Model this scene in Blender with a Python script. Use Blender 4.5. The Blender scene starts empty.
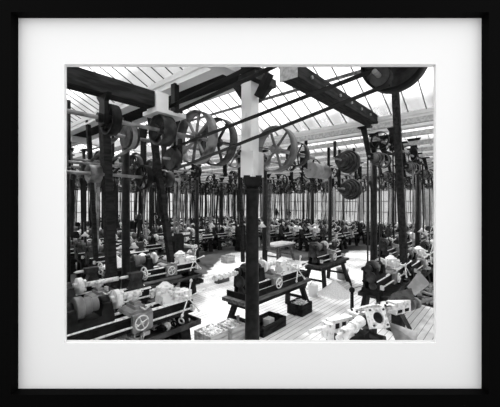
import bpy, math, random
from mathutils import Vector, Matrix
random.seed(7)
SC = bpy.context.scene
C = SC.collection
PI = math.pi
F = 300.0; YAW = math.radians(41.0)          # focal length in pixels, angle between the view and the shafts (+X)
EYE = 2.7
FW = Vector((math.cos(YAW), math.sin(YAW), 0)); RT = Vector((math.sin(YAW), -math.cos(YAW), 0)); UP = Vector((0, 0, 1))
def at(px, py, d):
    return Vector((0, 0, EYE)) + d*(FW + (px-250)/F*RT + (203.5-py)/F*UP)
def on(px, py, z):
    return at(px, py, (EYE-z)*F/(py-203.5))
def proj(x, y, z=0.0):
    d = x*FW.x+y*FW.y; r = x*RT.x+y*RT.y
    if d < .1: return None
    return 250+F*r/d, 203.5-F*(z-EYE)/d, d

# ------------------------------------------------------------------ materials
def mat(name, c, rough=.6, metal=0.0, c2=None, scale=6.0, bump=0.0, detail=4, contrast=(.4, .62), stretch=None, spec=.5):
    m = bpy.data.materials.new(name); m.use_nodes = True
    nt = m.node_tree; b = nt.nodes['Principled BSDF']
    b.inputs['Roughness'].default_value = rough; b.inputs['Metallic'].default_value = metal
    b.inputs['Specular IOR Level'].default_value = spec
    b.inputs['Base Color'].default_value = (c, c, c, 1)
    if c2 is not None:
        tc = nt.nodes.new('ShaderNodeTexCoord'); n = nt.nodes.new('ShaderNodeTexNoise'); r = nt.nodes.new('ShaderNodeValToRGB')
        n.inputs['Scale'].default_value = scale; n.inputs['Detail'].default_value = detail
        src = tc.outputs['Object']
        if stretch:
            mp = nt.nodes.new('ShaderNodeMapping'); mp.inputs['Scale'].default_value = stretch
            nt.links.new(src, mp.inputs['Vector']); src = mp.outputs['Vector']
        nt.links.new(src, n.inputs['Vector']); nt.links.new(n.outputs['Fac'], r.inputs['Fac'])
        r.color_ramp.elements[0].position = contrast[0]; r.color_ramp.elements[1].position = contrast[1]
        r.color_ramp.elements[0].color = (c, c, c, 1); r.color_ramp.elements[1].color = (c2, c2, c2, 1)
        nt.links.new(r.outputs['Color'], b.inputs['Base Color'])
        if bump:
            bp = nt.nodes.new('ShaderNodeBump'); bp.inputs['Strength'].default_value = bump; bp.inputs['Distance'].default_value = .02
            nt.links.new(n.outputs['Fac'], bp.inputs['Height']); nt.links.new(bp.outputs['Normal'], b.inputs['Normal'])
    return m
IRON = mat('black_cast_iron', .006, .5, c2=.018, scale=9, bump=.2, spec=.12)
IRON2 = mat('worn_grey_iron', .018, .5, c2=.06, scale=7, bump=.2, spec=.2)
STEEL = mat('bright_machined_steel', .86, .38, .0, c2=.30, scale=13, contrast=(.5, .72))
STEELD = mat('dull_steel', .30, .45, .0, c2=.14, scale=5, spec=.3)
RIM = mat('polished_pulley_rim', .22, .4, .0, c2=.03, scale=4)
BELT = mat('leather_belt', .008, .6, c2=.02, scale=3, spec=.15)
BELTL = mat('worn_pale_belt', .10, .5, c2=.35, scale=4, spec=.3)
WOODD = mat('dark_oily_timber', .010, .8, c2=.03, scale=3, bump=.3, stretch=(1, 6, 6), spec=.1)
WOODM = mat('weathered_timber', .06, .8, c2=.14, scale=3, bump=.3, stretch=(1, 6, 6), spec=.2)
WOODL = mat('pale_timber', .55, .7, c2=.36, scale=3, bump=.2, stretch=(1, 6, 6), spec=.2)
WHITE = mat('whitewashed_paint', .9, .8, c2=.8, scale=2)
CASING = mat('flaking_white_paint', .80, .7, c2=.40, scale=3, bump=.2, contrast=(.5, .72), stretch=(1, 1, .4))
WALLM = mat('whitewashed_brick', .62, .8, c2=.5, scale=4)
SWARF = mat('steel_turnings', .9, .6, c2=.7, scale=40, bump=1.0)
TIN = mat('sheet_tin', .32, .4, .1, c2=.2, scale=4)
CLOTH = mat('enamel_white', .8, .5)
FRAME = mat('black_satin_frame', .0012, .7, spec=.03)
WHEEL = mat('dusty_black_wheel', .05, .4, c2=.2, scale=2.5, spec=.3)
MAT = mat('white_mat_board', .88, .9, spec=.1)
BEVEL = mat('mat_board_core', .72, .9, spec=.1)
DARKSTRIP = mat('near_black_strip', .008, .7, c2=.015, spec=.1)

def glass_mat(name='dusty_wired_glass', tr=.9, mixf=.25):
    m = bpy.data.materials.new(name); m.use_nodes = True; nt = m.node_tree
    nt.nodes.remove(nt.nodes['Principled BSDF']); out = nt.nodes['Material Output']
    t = nt.nodes.new('ShaderNodeBsdfTransparent'); t.inputs['Color'].default_value = (tr, tr, tr, 1)
    g = nt.nodes.new('ShaderNodeBsdfTranslucent'); g.inputs['Color'].default_value = (.9, .9, .9, 1)
    gl = nt.nodes.new('ShaderNodeBsdfGlossy'); gl.inputs['Roughness'].default_value = .2
    mx = nt.nodes.new('ShaderNodeMixShader'); mx.inputs[0].default_value = mixf
    tc = nt.nodes.new('ShaderNodeTexCoord'); mp = nt.nodes.new('ShaderNodeMapping'); mp.inputs['Scale'].default_value = (.35, 1.6, .35)
    ns = nt.nodes.new('ShaderNodeTexNoise'); ns.inputs['Scale'].default_value = 1.6; ns.inputs['Detail'].default_value = 7; ns.inputs['Roughness'].default_value = .65
    rp = nt.nodes.new('ShaderNodeValToRGB'); rp.color_ramp.elements[0].position = .35; rp.color_ramp.elements[1].position = .65
    rp.color_ramp.elements[0].color = (tr*.74, tr*.74, tr*.74, 1); rp.color_ramp.elements[1].color = (tr, tr, tr, 1)
    nt.links.new(tc.outputs['Object'], mp.inputs['Vector']); nt.links.new(mp.outputs['Vector'], ns.inputs['Vector']); nt.links.new(ns.outputs['Fac'], rp.inputs['Fac'])
    nt.links.new(rp.outputs['Color'], t.inputs['Color'])
    mx2 = nt.nodes.new('ShaderNodeMixShader'); mx2.inputs[0].default_value = .04
    nt.links.new(t.outputs[0], mx.inputs[1]); nt.links.new(g.outputs[0], mx.inputs[2])
    nt.links.new(mx.outputs[0], mx2.inputs[1]); nt.links.new(gl.outputs[0], mx2.inputs[2])
    nt.links.new(mx2.outputs[0], out.inputs['Surface']); return m
GLASS = glass_mat(); SOOTY = glass_mat('sooty_window_glass', .62, .15); FROST = glass_mat('frosted_roof_glass', .72, .55)

def plank_mat(name, width, c, cdark, joint, along='x', stain=None, wmax=.06, bump=.4, oily=None):
    m = bpy.data.materials.new(name); m.use_nodes = True; nt = m.node_tree; N = nt.nodes; L = nt.links
    b = N['Principled BSDF']; b.inputs['Roughness'].default_value = .75
    tc = N.new('ShaderNodeTexCoord'); sp = N.new('ShaderNodeSeparateXYZ'); L.new(tc.outputs['Object'], sp.inputs[0])
    a, bb = ('Y', 'X') if along == 'x' else ('X', 'Y')
    dv = N.new('ShaderNodeMath'); dv.operation = 'DIVIDE'; dv.inputs[1].default_value = width; L.new(sp.outputs[a], dv.inputs[0])
    fr = N.new('ShaderNodeMath'); fr.operation = 'FRACT'; L.new(dv.outputs[0], fr.inputs[0])
    lt = N.new('ShaderNodeMath'); lt.operation = 'LESS_THAN'; lt.inputs[1].default_value = wmax; L.new(fr.outputs[0], lt.inputs[0])
    fl = N.new('ShaderNodeMath'); fl.operation = 'FLOOR'; L.new(dv.outputs[0], fl.inputs[0])
    wn = N.new('ShaderNodeTexWhiteNoise'); wn.noise_dimensions = '1D'; L.new(fl.outputs[0], wn.inputs['W'])
    ns = N.new('ShaderNodeTexNoise'); ns.inputs['Scale'].default_value = 1.8; ns.inputs['Detail'].default_value = 6; L.new(tc.outputs['Object'], ns.inputs['Vector'])
    ad = N.new('ShaderNodeMath'); ad.operation = 'MULTIPLY_ADD'; ad.inputs[1].default_value = .35; L.new(wn.outputs['Value'], ad.inputs[0]); L.new(ns.outputs['Fac'], ad.inputs[2])
    rp = N.new('ShaderNodeValToRGB'); rp.color_ramp.elements[0].position = .45; rp.color_ramp.elements[1].position = .85
    rp.color_ramp.elements[0].color = (c, c, c, 1); rp.color_ramp.elements[1].color = (cdark, cdark, cdark, 1); L.new(ad.outputs[0], rp.inputs['Fac'])
    mx = N.new('ShaderNodeMix'); mx.data_type = 'RGBA'; L.new(lt.outputs[0], mx.inputs['Factor']); L.new(rp.outputs['Color'], mx.inputs['A'])
    mx.inputs['B'].default_value = (joint, joint, joint, 1)
    col = mx.outputs['Result']
    if stain:
        n2 = N.new('ShaderNodeTexNoise'); n2.inputs['Scale'].default_value = .9; n2.inputs['Detail'].default_value = 8; n2.inputs['Roughness'].default_value = .7
        L.new(tc.outputs['Object'], n2.inputs['Vector'])
        r2 = N.new('ShaderNodeValToRGB'); r2.color_ramp.elements[0].position = .57; r2.color_ramp.elements[1].position = .7; L.new(n2.outputs['Fac'], r2.inputs['Fac'])
        m2 = N.new('ShaderNodeMix'); m2.data_type = 'RGBA'; L.new(r2.outputs['Color'], m2.inputs['Factor']); L.new(col, m2.inputs['A'])
        m2.inputs['B'].default_value = (stain, stain, stain, 1); col = m2.outputs['Result']
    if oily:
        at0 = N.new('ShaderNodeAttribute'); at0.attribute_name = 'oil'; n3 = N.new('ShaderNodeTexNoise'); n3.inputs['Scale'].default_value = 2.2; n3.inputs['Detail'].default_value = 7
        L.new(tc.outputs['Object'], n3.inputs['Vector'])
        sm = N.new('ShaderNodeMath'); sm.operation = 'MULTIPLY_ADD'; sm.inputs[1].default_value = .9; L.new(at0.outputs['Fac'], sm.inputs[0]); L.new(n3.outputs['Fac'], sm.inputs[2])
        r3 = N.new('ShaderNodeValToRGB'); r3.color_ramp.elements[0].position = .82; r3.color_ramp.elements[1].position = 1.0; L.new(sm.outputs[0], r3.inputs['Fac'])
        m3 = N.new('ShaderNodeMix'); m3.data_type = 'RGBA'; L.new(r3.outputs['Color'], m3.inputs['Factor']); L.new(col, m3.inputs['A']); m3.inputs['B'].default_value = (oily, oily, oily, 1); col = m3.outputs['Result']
    L.new(col, b.inputs['Base Color']); return m
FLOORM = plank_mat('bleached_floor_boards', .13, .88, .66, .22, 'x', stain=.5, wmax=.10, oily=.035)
BOARDS = plank_mat('whitewashed_roof_boards', .30, .80, .62, .10, 'x', wmax=.06)

# ------------------------------------------------------------------ mesh builder
def basis(ax):
    ax = Vector(ax).normalized()
    h = Vector((0, 0, 1)) if abs(ax.z) < .9 else Vector((1, 0, 0))
    u = ax.cross(h).normalized(); return ax, u, ax.cross(u)
class MB:
    def __init__(s): s.v = []; s.f = []; s.sm = []
    def add(s, vs, fs, smooth=False):
        k = len(s.v); s.v += [tuple(v) for v in vs]; s.f += [tuple(i+k for i in f) for f in fs]
        s.sm += smooth if isinstance(smooth, list) else [smooth]*len(fs); return s
    def box(s, c, d, rot=0.0, M=None):
        x, y, z = d[0]/2, d[1]/2, d[2]/2
        R = (M or Matrix.Rotation(rot, 3, 'Z'))
        vs = [Vector(c)+R@Vector((a*x, b*y, e*z)) for a in (-1, 1) for b in (-1, 1) for e in (-1, 1)]
        return s.add(vs, [(0, 1, 3, 2), (4, 6, 7, 5), (0, 4, 5, 1), (2, 3, 7, 6), (0, 2, 6, 4), (1, 5, 7, 3)])
    def bbox(s, a, b): return s.box([(a[i]+b[i])/2 for i in range(3)], [abs(b[i]-a[i]) for i in range(3)])
    def bar(s, p0, p1, w, h):
        p0, p1 = Vector(p0), Vector(p1); ax, u, v = basis(p1-p0)
        M = Matrix((ax, u, v)).transposed(); return s.box((p0+p1)/2, ((p1-p0).length, w, h), M=M)
    def rev(s, p0, ax, prof, n=16, smooth=True):       # prof: (distance along axis, radius); open ends capped when radius>0
        ax, u, v = basis(ax); p0 = Vector(p0); vs = []; fs = []; sm = []
        for t, r in prof:
            for i in range(n):
                a = 2*PI*i/n; vs.append(p0+ax*t+(u*math.cos(a)+v*math.sin(a))*max(r, 1e-5))
        for k in range(len(prof)-1):
            for i in range(n):
                j = (i+1) % n; fs.append((k*n+i, k*n+j, (k+1)*n+j, (k+1)*n+i)); sm.append(smooth and abs(prof[k][0]-prof[k+1][0]) > 1e-4)
        if prof[0][1] > 1e-4: fs.append(tuple(range(n))[::-1]); sm.append(False)
        if prof[-1][1] > 1e-4: fs.append(tuple((len(prof)-1)*n+i for i in range(n))); sm.append(False)
        return s.add(vs, fs, sm)
    def cyl(s, p0, p1, r0, r1=None, n=12):
        d = Vector(p1)-Vector(p0); return s.rev(p0, d, [(0, r0), (d.length, r0 if r1 is None else r1)], n)
    def tube(s, pts, r, n=6):
        for a, b in zip(pts, pts[1:]): s.cyl(a, b, r, n=n)
        return s
    def ringband(s, c, ax, R, w, t, n=24):            # rim with rectangular section
        ax, u, v = basis(ax); c = Vector(c); vs = []; fs = []
        for i in range(n):
            a = 2*PI*i/n; d = u*math.cos(a)+v*math.sin(a)
            vs += [c+d*R-ax*w/2, c+d*R+ax*w/2, c+d*(R-t)+ax*w/2, c+d*(R-t)-ax*w/2]
        sm = []
        for i in range(n):
            j = (i+1) % n
            for k in range(4): fs.append((4*i+k, 4*i+(k+1) % 4, 4*j+(k+1) % 4, 4*j+k)); sm.append(k in (0, 2))
        return s.add(vs, fs, sm)
    def torus(s, c, ax, R, r, n=20, m=6):
        ax, u, v = basis(ax); c = Vector(c); vs = []; fs = []
        for i in range(n):
            a = 2*PI*i/n; d = u*math.cos(a)+v*math.sin(a)
            for k in range(m):
                b = 2*PI*k/m; vs.append(c+d*(R+r*math.cos(b))+ax*r*math.sin(b))
        for i in range(n):
            for k in range(m): fs.append((i*m+k, i*m+(k+1) % m, ((i+1) % n)*m+(k+1) % m, ((i+1) % n)*m+k))
        return s.add(vs, fs, True)
    def prism(s, poly, o, e1, e2, t):                 # polygon in plane e1,e2 about o, thickness t along e1 x e2, centred
        e1, e2, o = Vector(e1), Vector(e2), Vector(o); nrm = e1.cross(e2).normalized(); n = len(poly)
        vs = [o+e1*p+e2*q-nrm*t/2 for p, q in poly]+[o+e1*p+e2*q+nrm*t/2 for p, q in poly]
        fs = [tuple(range(n))[::-1], tuple(range(n, 2*n))]+[(i, (i+1) % n, n+(i+1) % n, n+i) for i in range(n)]
        return s.add(vs, fs)
    def spokes(s, c, ax, r0, r1, k, w, t, a0=0.0, curve=0.0):
        ax, u, v = basis(ax); c = Vector(c)
        for i in range(k):
            a = a0+2*PI*i/k; d = u*math.cos(a)+v*math.sin(a); e = ax.cross(d)
            b = u*math.cos(a+curve)+v*math.sin(a+curve)
            s.bar(c+d*r0, c+b*r1, w, t)
        return s
    def mesh(s, name, mats, idx=None):
        me = bpy.data.meshes.new(name); me.from_pydata(s.v, [], s.f)
        for m in mats: me.materials.append(m)
        me.polygons.foreach_set('use_smooth', s.sm)
        if idx: me.polygons.foreach_set('material_index', idx)
        me.update(); return me
def mk(name, mb, m, parent=None, loc=(0, 0, 0)):
    o = bpy.data.objects.new(name, mb.mesh(name, [m])); C.objects.link(o); o.location = loc
    if parent: o.parent = parent
    return o
def tag(o, label, cat, group=None, kind=None):
    o['label'] = label; o['category'] = cat
    if group: o['group'] = group
    if kind: o['kind'] = kind
    return o
def empty(name, loc=(0, 0, 0), rz=0.0):
    o = bpy.data.objects.new(name, None); o.empty_display_size = .2; C.objects.link(o); o.location = loc; o.rotation_euler = (0, 0, rz); return o
def struct(name, mb, m, parent=None):
    o = mk(name, mb, m, parent)
    if not parent: o['kind'] = 'structure'
    return o
def assemble(name, parts, loc, rz=0.0):               # parts: (name, MB, material, index of parent part or None, origin)
    root = empty(name, loc, rz); made = []
    for nm, mb, m, par, org in parts:
        q = MB(); q.v = [tuple(Vector(v)-Vector(org)) for v in mb.v]; q.f = mb.f; q.sm = mb.sm
        p = root if par is None else made[par]
        po = Vector((0, 0, 0)) if par is None else Vector(parts[par][4])
        made.append(mk(nm, q, m, p, Vector(org)-po))
    return root
def merged(name, parts):
    q = MB(); mats = []; idx = []
    for nm, mb, m, par, org in parts:
        if m not in mats: mats.append(m)
        q.add(mb.v, mb.f, list(mb.sm)); idx += [mats.index(m)]*len(mb.f)
    return q.mesh(name, mats, idx)
def dup(o, loc=None, rz=None, parent=None):
    c = o.copy(); C.objects.link(c)
    if parent: c.parent = parent
    if loc is not None: c.location = loc
    if rz is not None: c.rotation_euler = (0, 0, rz)
    for ch in KIDS.get(o.name, []): dup(ch, parent=c)
    return c
KIDS = {}
def reg(o):
    for c in o.children: KIDS.setdefault(o.name, []).append(c); reg(c)
    return o

X = Vector((1, 0, 0)); Y = Vector((0, 1, 0)); Z = UP
def pulley(R, w, c=(0, 0, 0), k=6, hub=None, t=None, n=28, a0=.2, curve=0):
    hub = hub or R*.18; t = t or max(.012, R*.05)
    m = MB(); m.ringband(c, X, R, w, t, n); m.rev(Vector(c)-X*w*.4, X, [(0, hub), (w*.8, hub)], 12)
    m.spokes(c, X, hub*.8, R-t*.6, k, R*.11, R*.06, a0, curve); return m
def conep(x0, radii, w, c=(0, 0, 0), n=18):
    prof = []; t = 0
    for r in radii: prof += [(t, r*.97), (t+.01, r), (t+w-.01, r), (t+w, r*.97)]; t += w
    return MB().rev(Vector(c)+X*x0, X, prof, n)

# ------------------------------------------------------------------ machines (origin on the floor, axis along X)
def handwheel(c, ax, R, n=18, k=4):
    m = MB().torus(c, ax, R, R*.11, n, 6); a, u, v = basis(ax)
    m.cyl(Vector(c)-a*.02, Vector(c)+a*.03, R*.22, n=10); m.spokes(c, ax, R*.15, R*.97, k, R*.13, R*.1, .4)
    h = Vector(c)+u*R*.9; m.cyl(h, h+a*.07, R*.1, R*.13, 8); return m
def legs_panel(x, w, top, h):      # splayed cast leg with an opening, cut across Y
    m = MB()
    for s in (-1, 1):
        m.prism([(s*.16, h), (s*.08, h), (s*.17, .06), (s*.19, 0), (s*.30, 0), (s*.29, .06)], (x, 0, 0), Y, Z, w)
    m.bbox((x-w/2, -.17, h*.82), (x+w/2, .17, h)); m.bbox((x-w/2, -.2, h*.3), (x+w/2, .2, h*.36)); return m
def lathe_parts(L=2.1, seed=0, star=False, n=18):
    h = L/2; P = []
    bed = MB()
    for s in (-1, 1):
        bed.prism([(-.045, .74), (.045, .74), (.03, .78), (.02, .88), (.045, .90), (.045, .93), (-.045, .93), (-.045, .90), (-.02, .88), (-.03, .78)], (0, s*.13, 0), Y, Z, L)
    for i in range(6): bed.box((-h+.2+i*(L-.4)/5, 0, .83), (.05, .22, .12))
    bed.bbox((-h, -.19, .70), (h, .19, .76))
    P.append(('bed', bed, IRON, None, (0, 0, 0)))
    ways = MB()
    for s in (-1, 1): ways.prism([(-.04, .93), (.04, .93), (.012, .955), (-.012, .955)], (0, s*.13, 0), Y, Z, L*.99)
    P.append(('slideway', ways, STEEL, None, (0, 0, 0)))
    P.append(('leg', legs_panel(-h+.22, .26, 0, .72), IRON, None, (-h+.22, 0, 0)))
    P.append(('leg', legs_panel(h-.2, .2, 0, .72), IRON, None, (h-.2, 0, 0)))
    hs = MB()
    hs.prism([(-.02, .93), (.66, .93), (.66, 1.03), (.62, 1.24), (.50, 1.24), (.47, 1.06), (.16, 1.06), (.13, 1.24), (.02, 1.24), (-.02, 1.03)], (-h, 0, 0), X, Z, .30)
    for xx in (.07, .56): hs.rev((-h+xx-.055, 0, 1.22), X, [(0, .10), (.11, .10)], 16)
    P.append(('headstock', hs, IRON2 if not star else IRON, None, (-h, 0, .9)))
    k = len(P)-1
    P.append(('cone_pulley', conep(-h+.15, (.16, .13, .10), .105, (0, 0, 1.22)), WHEEL, k, (-h, 0, 1.22)))
    ck = MB().rev((-h+.66, 0, 1.22), X, [(0, .06), (.05, .06), (.05, .145), (.13, .145), (.14, .13)], 20)
    for i in range(3):
        a = i*2.094+seed; ck.box((-h+.82, .085*math.cos(a), 1.22+.085*math.sin(a)), (.06, .05, .05), M=Matrix.Rotation(a, 3, 'X'))
    P.append(('chuck', ck, STEEL, k, (-h+.66, 0, 1.22)))
    gr = MB().rev((-h-.06, .02, 1.22), X, [(0, .09), (.05, .09)], 16); gr.rev((-h-.06, -.04, 1.03), X, [(0, .12), (.05, .12)], 20); gr.rev((-h-.06, -.08, .84), X, [(0, .08), (.05, .08)], 16)
    P.append(('change_gear', gr, IRON2, k, (-h-.03, 0, 1.03)))
    cx = .05+.15*math.sin(seed*3)
    ca = MB(); ca.prism([(-.2, .955), (.2, .955), (.17, 1.0), (.08, 1.02), (-.08, 1.02), (-.17, 1.0)], (cx, 0, 0), X, Z, .40)
    ca.bbox((cx-.17, -.26, .70), (cx+.17, -.195, .97)); ca.box((cx, -.02, 1.045), (.16, .30, .05)); ca.box((cx, .0, 1.09), (.12, .18, .045))
    P.append(('carriage', ca, STEELD, None, (cx, 0, .95))); k = len(P)-1
    tp = MB().cyl((cx, .02, 1.11), (cx, .02, 1.22), .045, n=12); tp.box((cx-.02, .02, 1.16), (.2, .03, .03)); tp.cyl((cx, .02, 1.2), (cx+.1, -.08, 1.27), .01, n=6)
    P.append(('tool_post', tp, STEEL, k, (cx, .02, 1.1)))
    P.append(('handwheel', handwheel((cx-.06, -.33, .86), -Y, .11, n), STEEL, k, (cx-.06, -.33, .86)))
    P.append(('crank_handle', MB().tube([(cx, -.16, 1.05), (cx, -.32, 1.05), (cx+.09, -.32, 1.1), (cx+.09, -.38, 1.1)], .014), STEEL, k, (cx, -.16, 1.05)))
    tx = h-.28
    if not star:
        ts = MB(); ts.prism([(-.15, .955), (.15, .955), (.13, 1.02), (.09, 1.12), (.12, 1.16), (.12, 1.28), (-.14, 1.28), (-.14, 1.16), (-.06, 1.12), (-.11, 1.02)], (tx, 0, 0), X, Z, .18)
        ts.rev((tx-.16, 0, 1.22), X, [(0, .065), (.3, .065)], 14)
        P.append(('tailstock', ts, IRON2, None, (tx, 0, .95))); k = len(P)-1
        P.append(('quill', MB().rev((tx-.36, 0, 1.22), X, [(0, .002), (.07, .03), (.21, .03)], 12), STEEL, k, (tx-.16, 0, 1.22)))
        P.append(('handwheel', handwheel((tx+.2, 0, 1.22), X, .13, n), STEEL, k, (tx+.2, 0, 1.22)))
    else:
        ts = MB(); ts.bbox((tx-.32, -.12, .955), (tx+.3, .12, 1.09)); P.append(('turret_slide', ts, STEEL, None, (tx, 0, .95))); k = len(P)-1
        tu = MB().rev((tx-.2, 0, 1.09), Z, [(0, .15), (.15, .15), (.17, .11), (.22, .05)], 6, False)
        for i in range(6):
            a = i*PI/3+.5; d = Vector((math.cos(a), math.sin(a), 0)); tu.cyl(Vector((tx-.2, 0, 1.17))+d*.12, Vector((tx-.2, 0, 1.17))+d*.26, .028, n=8)
        P.append(('turret', tu, STEEL, k, (tx-.2, 0, 1.09)))
        sw = MB(); c0 = Vector((tx+.1, -.27, 1.02)); sw.cyl(c0+Y*.15, c0-Y*.03, .035, n=10)
        for i in range(5):
            a = .3+i*2*PI/5; d = Vector((math.cos(a), -.25, math.sin(a))); sw.cyl(c0, c0+d*.30, .011, .015, 6); sw.rev(c0+d*.28, d, [(0, .01), (.02, .025), (.05, .025), (.07, .005)], 8)
        P.append(('star_wheel', sw, STEEL, k, tuple(c0)))
    ls = MB().cyl((-h+.1, -.235, .80), (h-.05, -.235, .80), .018, n=8); ls.box((-h+.12, -.235, .8), (.06, .08, .1)); ls.box((h-.05, -.235, .8), (.06, .08, .1))
    P.append(('lead_screw', ls, STEEL, None, (0, -.235, .8)))
    tr = MB(); W = .34; z0 = .50
    tr.bbox((-h+.2, -W, z0), (h+.05, W, z0+.02))
    for s in (-1, 1): tr.bbox((-h+.2, s*W-.01, z0), (h+.05, s*W+.01, z0+.09))
    for xx in (-h+.2, h+.05): tr.bbox((xx-.01, -W, z0), (xx+.01, W, z0+.09))
    P.append(('chip_tray', tr, IRON2 if star else IRON, None, (0, 0, z0)))
    if seed % 2 == 0:
        wp = MB().cyl((-h+.8, 0, 1.22), (tx-.36 if not star else cx+.1, 0, 1.22), .045, n=12); P.append(('workpiece', wp, STEEL, None, (-h+.8, 0, 1.22)))
    return P
def drill_parts():
    P = []
    b = MB(); b.prism([(-.32, 0), (.32, 0), (.32, .09), (-.05, .11), (-.12, .2), (-.3, .2), (-.32, .09)], (0, 0, 0), X, Z, .46); P.append(('base', b, IRON, None, (0, 0, 0)))
    P.append(('column', MB().cyl((-.2, 0, .15), (-.2, 0, 1.95), .065, .055, 14), IRON2, None, (-.2, 0, .15)))
    t = MB().rev((.1, 0, .86), Z, [(0, .06), (.04, .22), (.08, .22)], 20); t.box((-.08, 0, .88), (.26, .09, .08)); P.append(('table', t, STEEL, None, (.1, 0, .86)))
    hd = MB(); hd.prism([(-.3, 1.62), (-.1, 1.55), (.2, 1.6), (.2, 1.8), (-.05, 1.98), (-.3, 1.98)], (0, 0, 0), X, Z, .16); P.append(('head', hd, IRON, None, (0, 0, 1.6)))
    sp = MB().cyl((.12, 0, 1.05), (.12, 0, 1.95), .028, n=10); sp.rev((.12, 0, 1.0), Z, [(0, .015), (.04, .045), (.12, .045)], 12); P.append(('spindle', sp, STEEL, 3, (.12, 0, 1.05)))
    P.append(('handwheel', handwheel((.0, -.14, 1.66), -Y, .14), STEEL, 3, (0, -.14, 1.66)))
    P.append(('cone_pulley', conep(-.16, (.15, .12, .09), .08, (-.35, 0, 1.22)), RIM, None, (-.35, 0, 1.22)))
    P.append(('top_pulley', conep(-.1, (.09, .12, .15), .08, (-.3, 0, 2.08)), RIM, 3, (-.3, 0, 2.08)))
    return P
def mill_parts():
    P = []
    b = MB(); b.prism([(-.45, 0), (.55, 0), (.55, .08), (.1, .14), (.02, .5), (.02, 1.35), (-.06, 1.5), (-.36, 1.5), (-.42, 1.2), (-.4, .3), (-.45, .1)], (0, 0, 0), X, Z, .42); P.append(('pedestal', b, IRON, None, (0, 0, 0)))
    P.append(('overarm', MB().cyl((-.38, 0, 1.44), (.6, 0, 1.44), .055, n=14), STEEL, None, (0, 0, 1.44)))
    a = MB(); a.prism([(-.06, 1.5), (.06, 1.5), (.05, 1.2), (.02, 1.14), (-.02, 1.14), (-.05, 1.2)], (.52, 0, 0), X, Z, .12); P.append(('arbor_bracket', a, IRON2, None, (.52, 0, 1.4)))
    P.append(('cutter_arbor', MB().rev((0, 0, 1.2), X, [(0, .03), (.22, .03), (.22, .1), (.28, .1), (.28, .03), (.52, .03)], 16), STEEL, None, (0, 0, 1.2)))
    k = MB(); k.prism([(.02, .5), (.3, .78), (.5, .80), (.5, .88), (.02, .88)], (0, 0, 0), X, Z, .3); P.append(('knee', k, IRON2, None, (0, 0, .8)))
    t = MB(); t.bbox((.12, -.55, .9), (.42, .55, .98)); t.bbox((.15, -.2, .88), (.4, .2, .9)); P.append(('table', t, STEEL, 4, (.27, 0, .94)))
    P.append(('handwheel', handwheel((.27, -.62, .92), -Y, .12), STEEL, 4, (.27, -.62, .92)))
    P.append(('cone_pulley', conep(-.36, (.15, .12, .09), .09, (0, 0, 1.22)), RIM, None, (-.3, 0, 1.22)))
    return P
def counter_parts(z=3.75, L=1.5):        # hung from the joists; origin at the floor below
    P = []
    P.append(('shaft', MB().cyl((-L/2, 0, z), (L/2, 0, z), .022, n=8), STEELD, None, (0, 0, z)))
    for s in (-1, 1):
        m = MB(); m.prism([(-.06, -.07), (.06, -.07), (.09, .05), (.17, .45), (.23, .68), (.10, .68), (.06, .45), (0, .1), (-.06, .05)], (s*L*.42, 0, z), Y, Z, .05)
        m.bbox((s*L*.42-.06, -.02, z+.66), (s*L*.42+.06, .28, z+.70)); m.cyl((s*L*.42-.06, 0, z), (s*L*.42+.06, 0, z), .055, n=10); P.append(('hanger', m, IRON, None, (s*L*.42, 0, z)))
    P.append(('cone_pulley', conep(-.45, (.10, .13, .16), .105, (0, 0, z)), RIM, None, (-.3, 0, z)))
    P.append(('drive_pulley', pulley(.18, .11, (.12, 0, z), 5, n=20), RIM, None, (.12, 0, z)))
    P.append(('loose_pulley', pulley(.18, .10, (.26, 0, z), 5, n=20, a0=.7), IRON2, None, (.26, 0, z)))
    sh = MB().bar((-.5, -.24, z+.12), (.4, -.24, z+.12), .05, .03); sh.bar((.19, -.24, z+.12), (.19, -.26, z-1.9), .028, .028); P.append(('shifter_rod', sh, WOODD, None, (0, -.24, z)))
    return P
def belt_band(c0, r0, c1, r1, w, t=.008, n=10):    # both centres share x; loop in the YZ plane
    c0, c1 = Vector(c0), Vector(c1); d = c1-c0; D = math.hypot(d.y, d.z); th = math.atan2(d.z, d.y); al = math.acos(max(-1, min(1, (r0-r1)/D)))
    pts = []
    for i in range(n+1):
        a = th+al+(2*PI-2*al)*i/n; pts.append((c0.y+(r0+t)*math.cos(a), c0.z+(r0+t)*math.sin(a), a))
    for i in range(n+1):
        a = th-al+(2*al)*i/n; pts.append((c1.y+(r1+t)*math.cos(a), c1.z+(r1+t)*math.sin(a), a))
    m = MB(); vs = []; fs = []; k = len(pts)
    for y, z, a in pts:
        oy, oz = math.cos(a)*t, math.sin(a)*t
        vs += [(c0.x-w/2, y, z), (c0.x+w/2, y, z), (c0.x+w/2, y-oy, z-oz), (c0.x-w/2, y-oy, z-oz)]
    for i in range(k):
        j = (i+1) % k
        for q in range(4): fs.append((4*i+q, 4*i+(q+1) % 4, 4*j+(q+1) % 4, 4*j+q))
    return m.add(vs, fs)

def pip(x, y, poly):
    ins = False; n = len(poly)
    for i in range(n):
        x1, y1 = poly[i]; x2, y2 = poly[(i+1) % n]
        if (y1 > y) != (y2 > y) and x < (x2-x1)*(y-y1)/(y2-y1)+x1: ins = not ins
    return ins
AISLE_PX = [(60, 900), (150, 420), (178, 345), (190, 300), (214, 270), (230, 254), (262, 251), (296, 262), (345, 262), (352, 252), (366, 250), (369, 272), (380, 300), (440, 312), (440, 900)]
AISLE = [tuple(on(a, b, 0).xy) for a, b in AISLE_PX]
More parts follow.
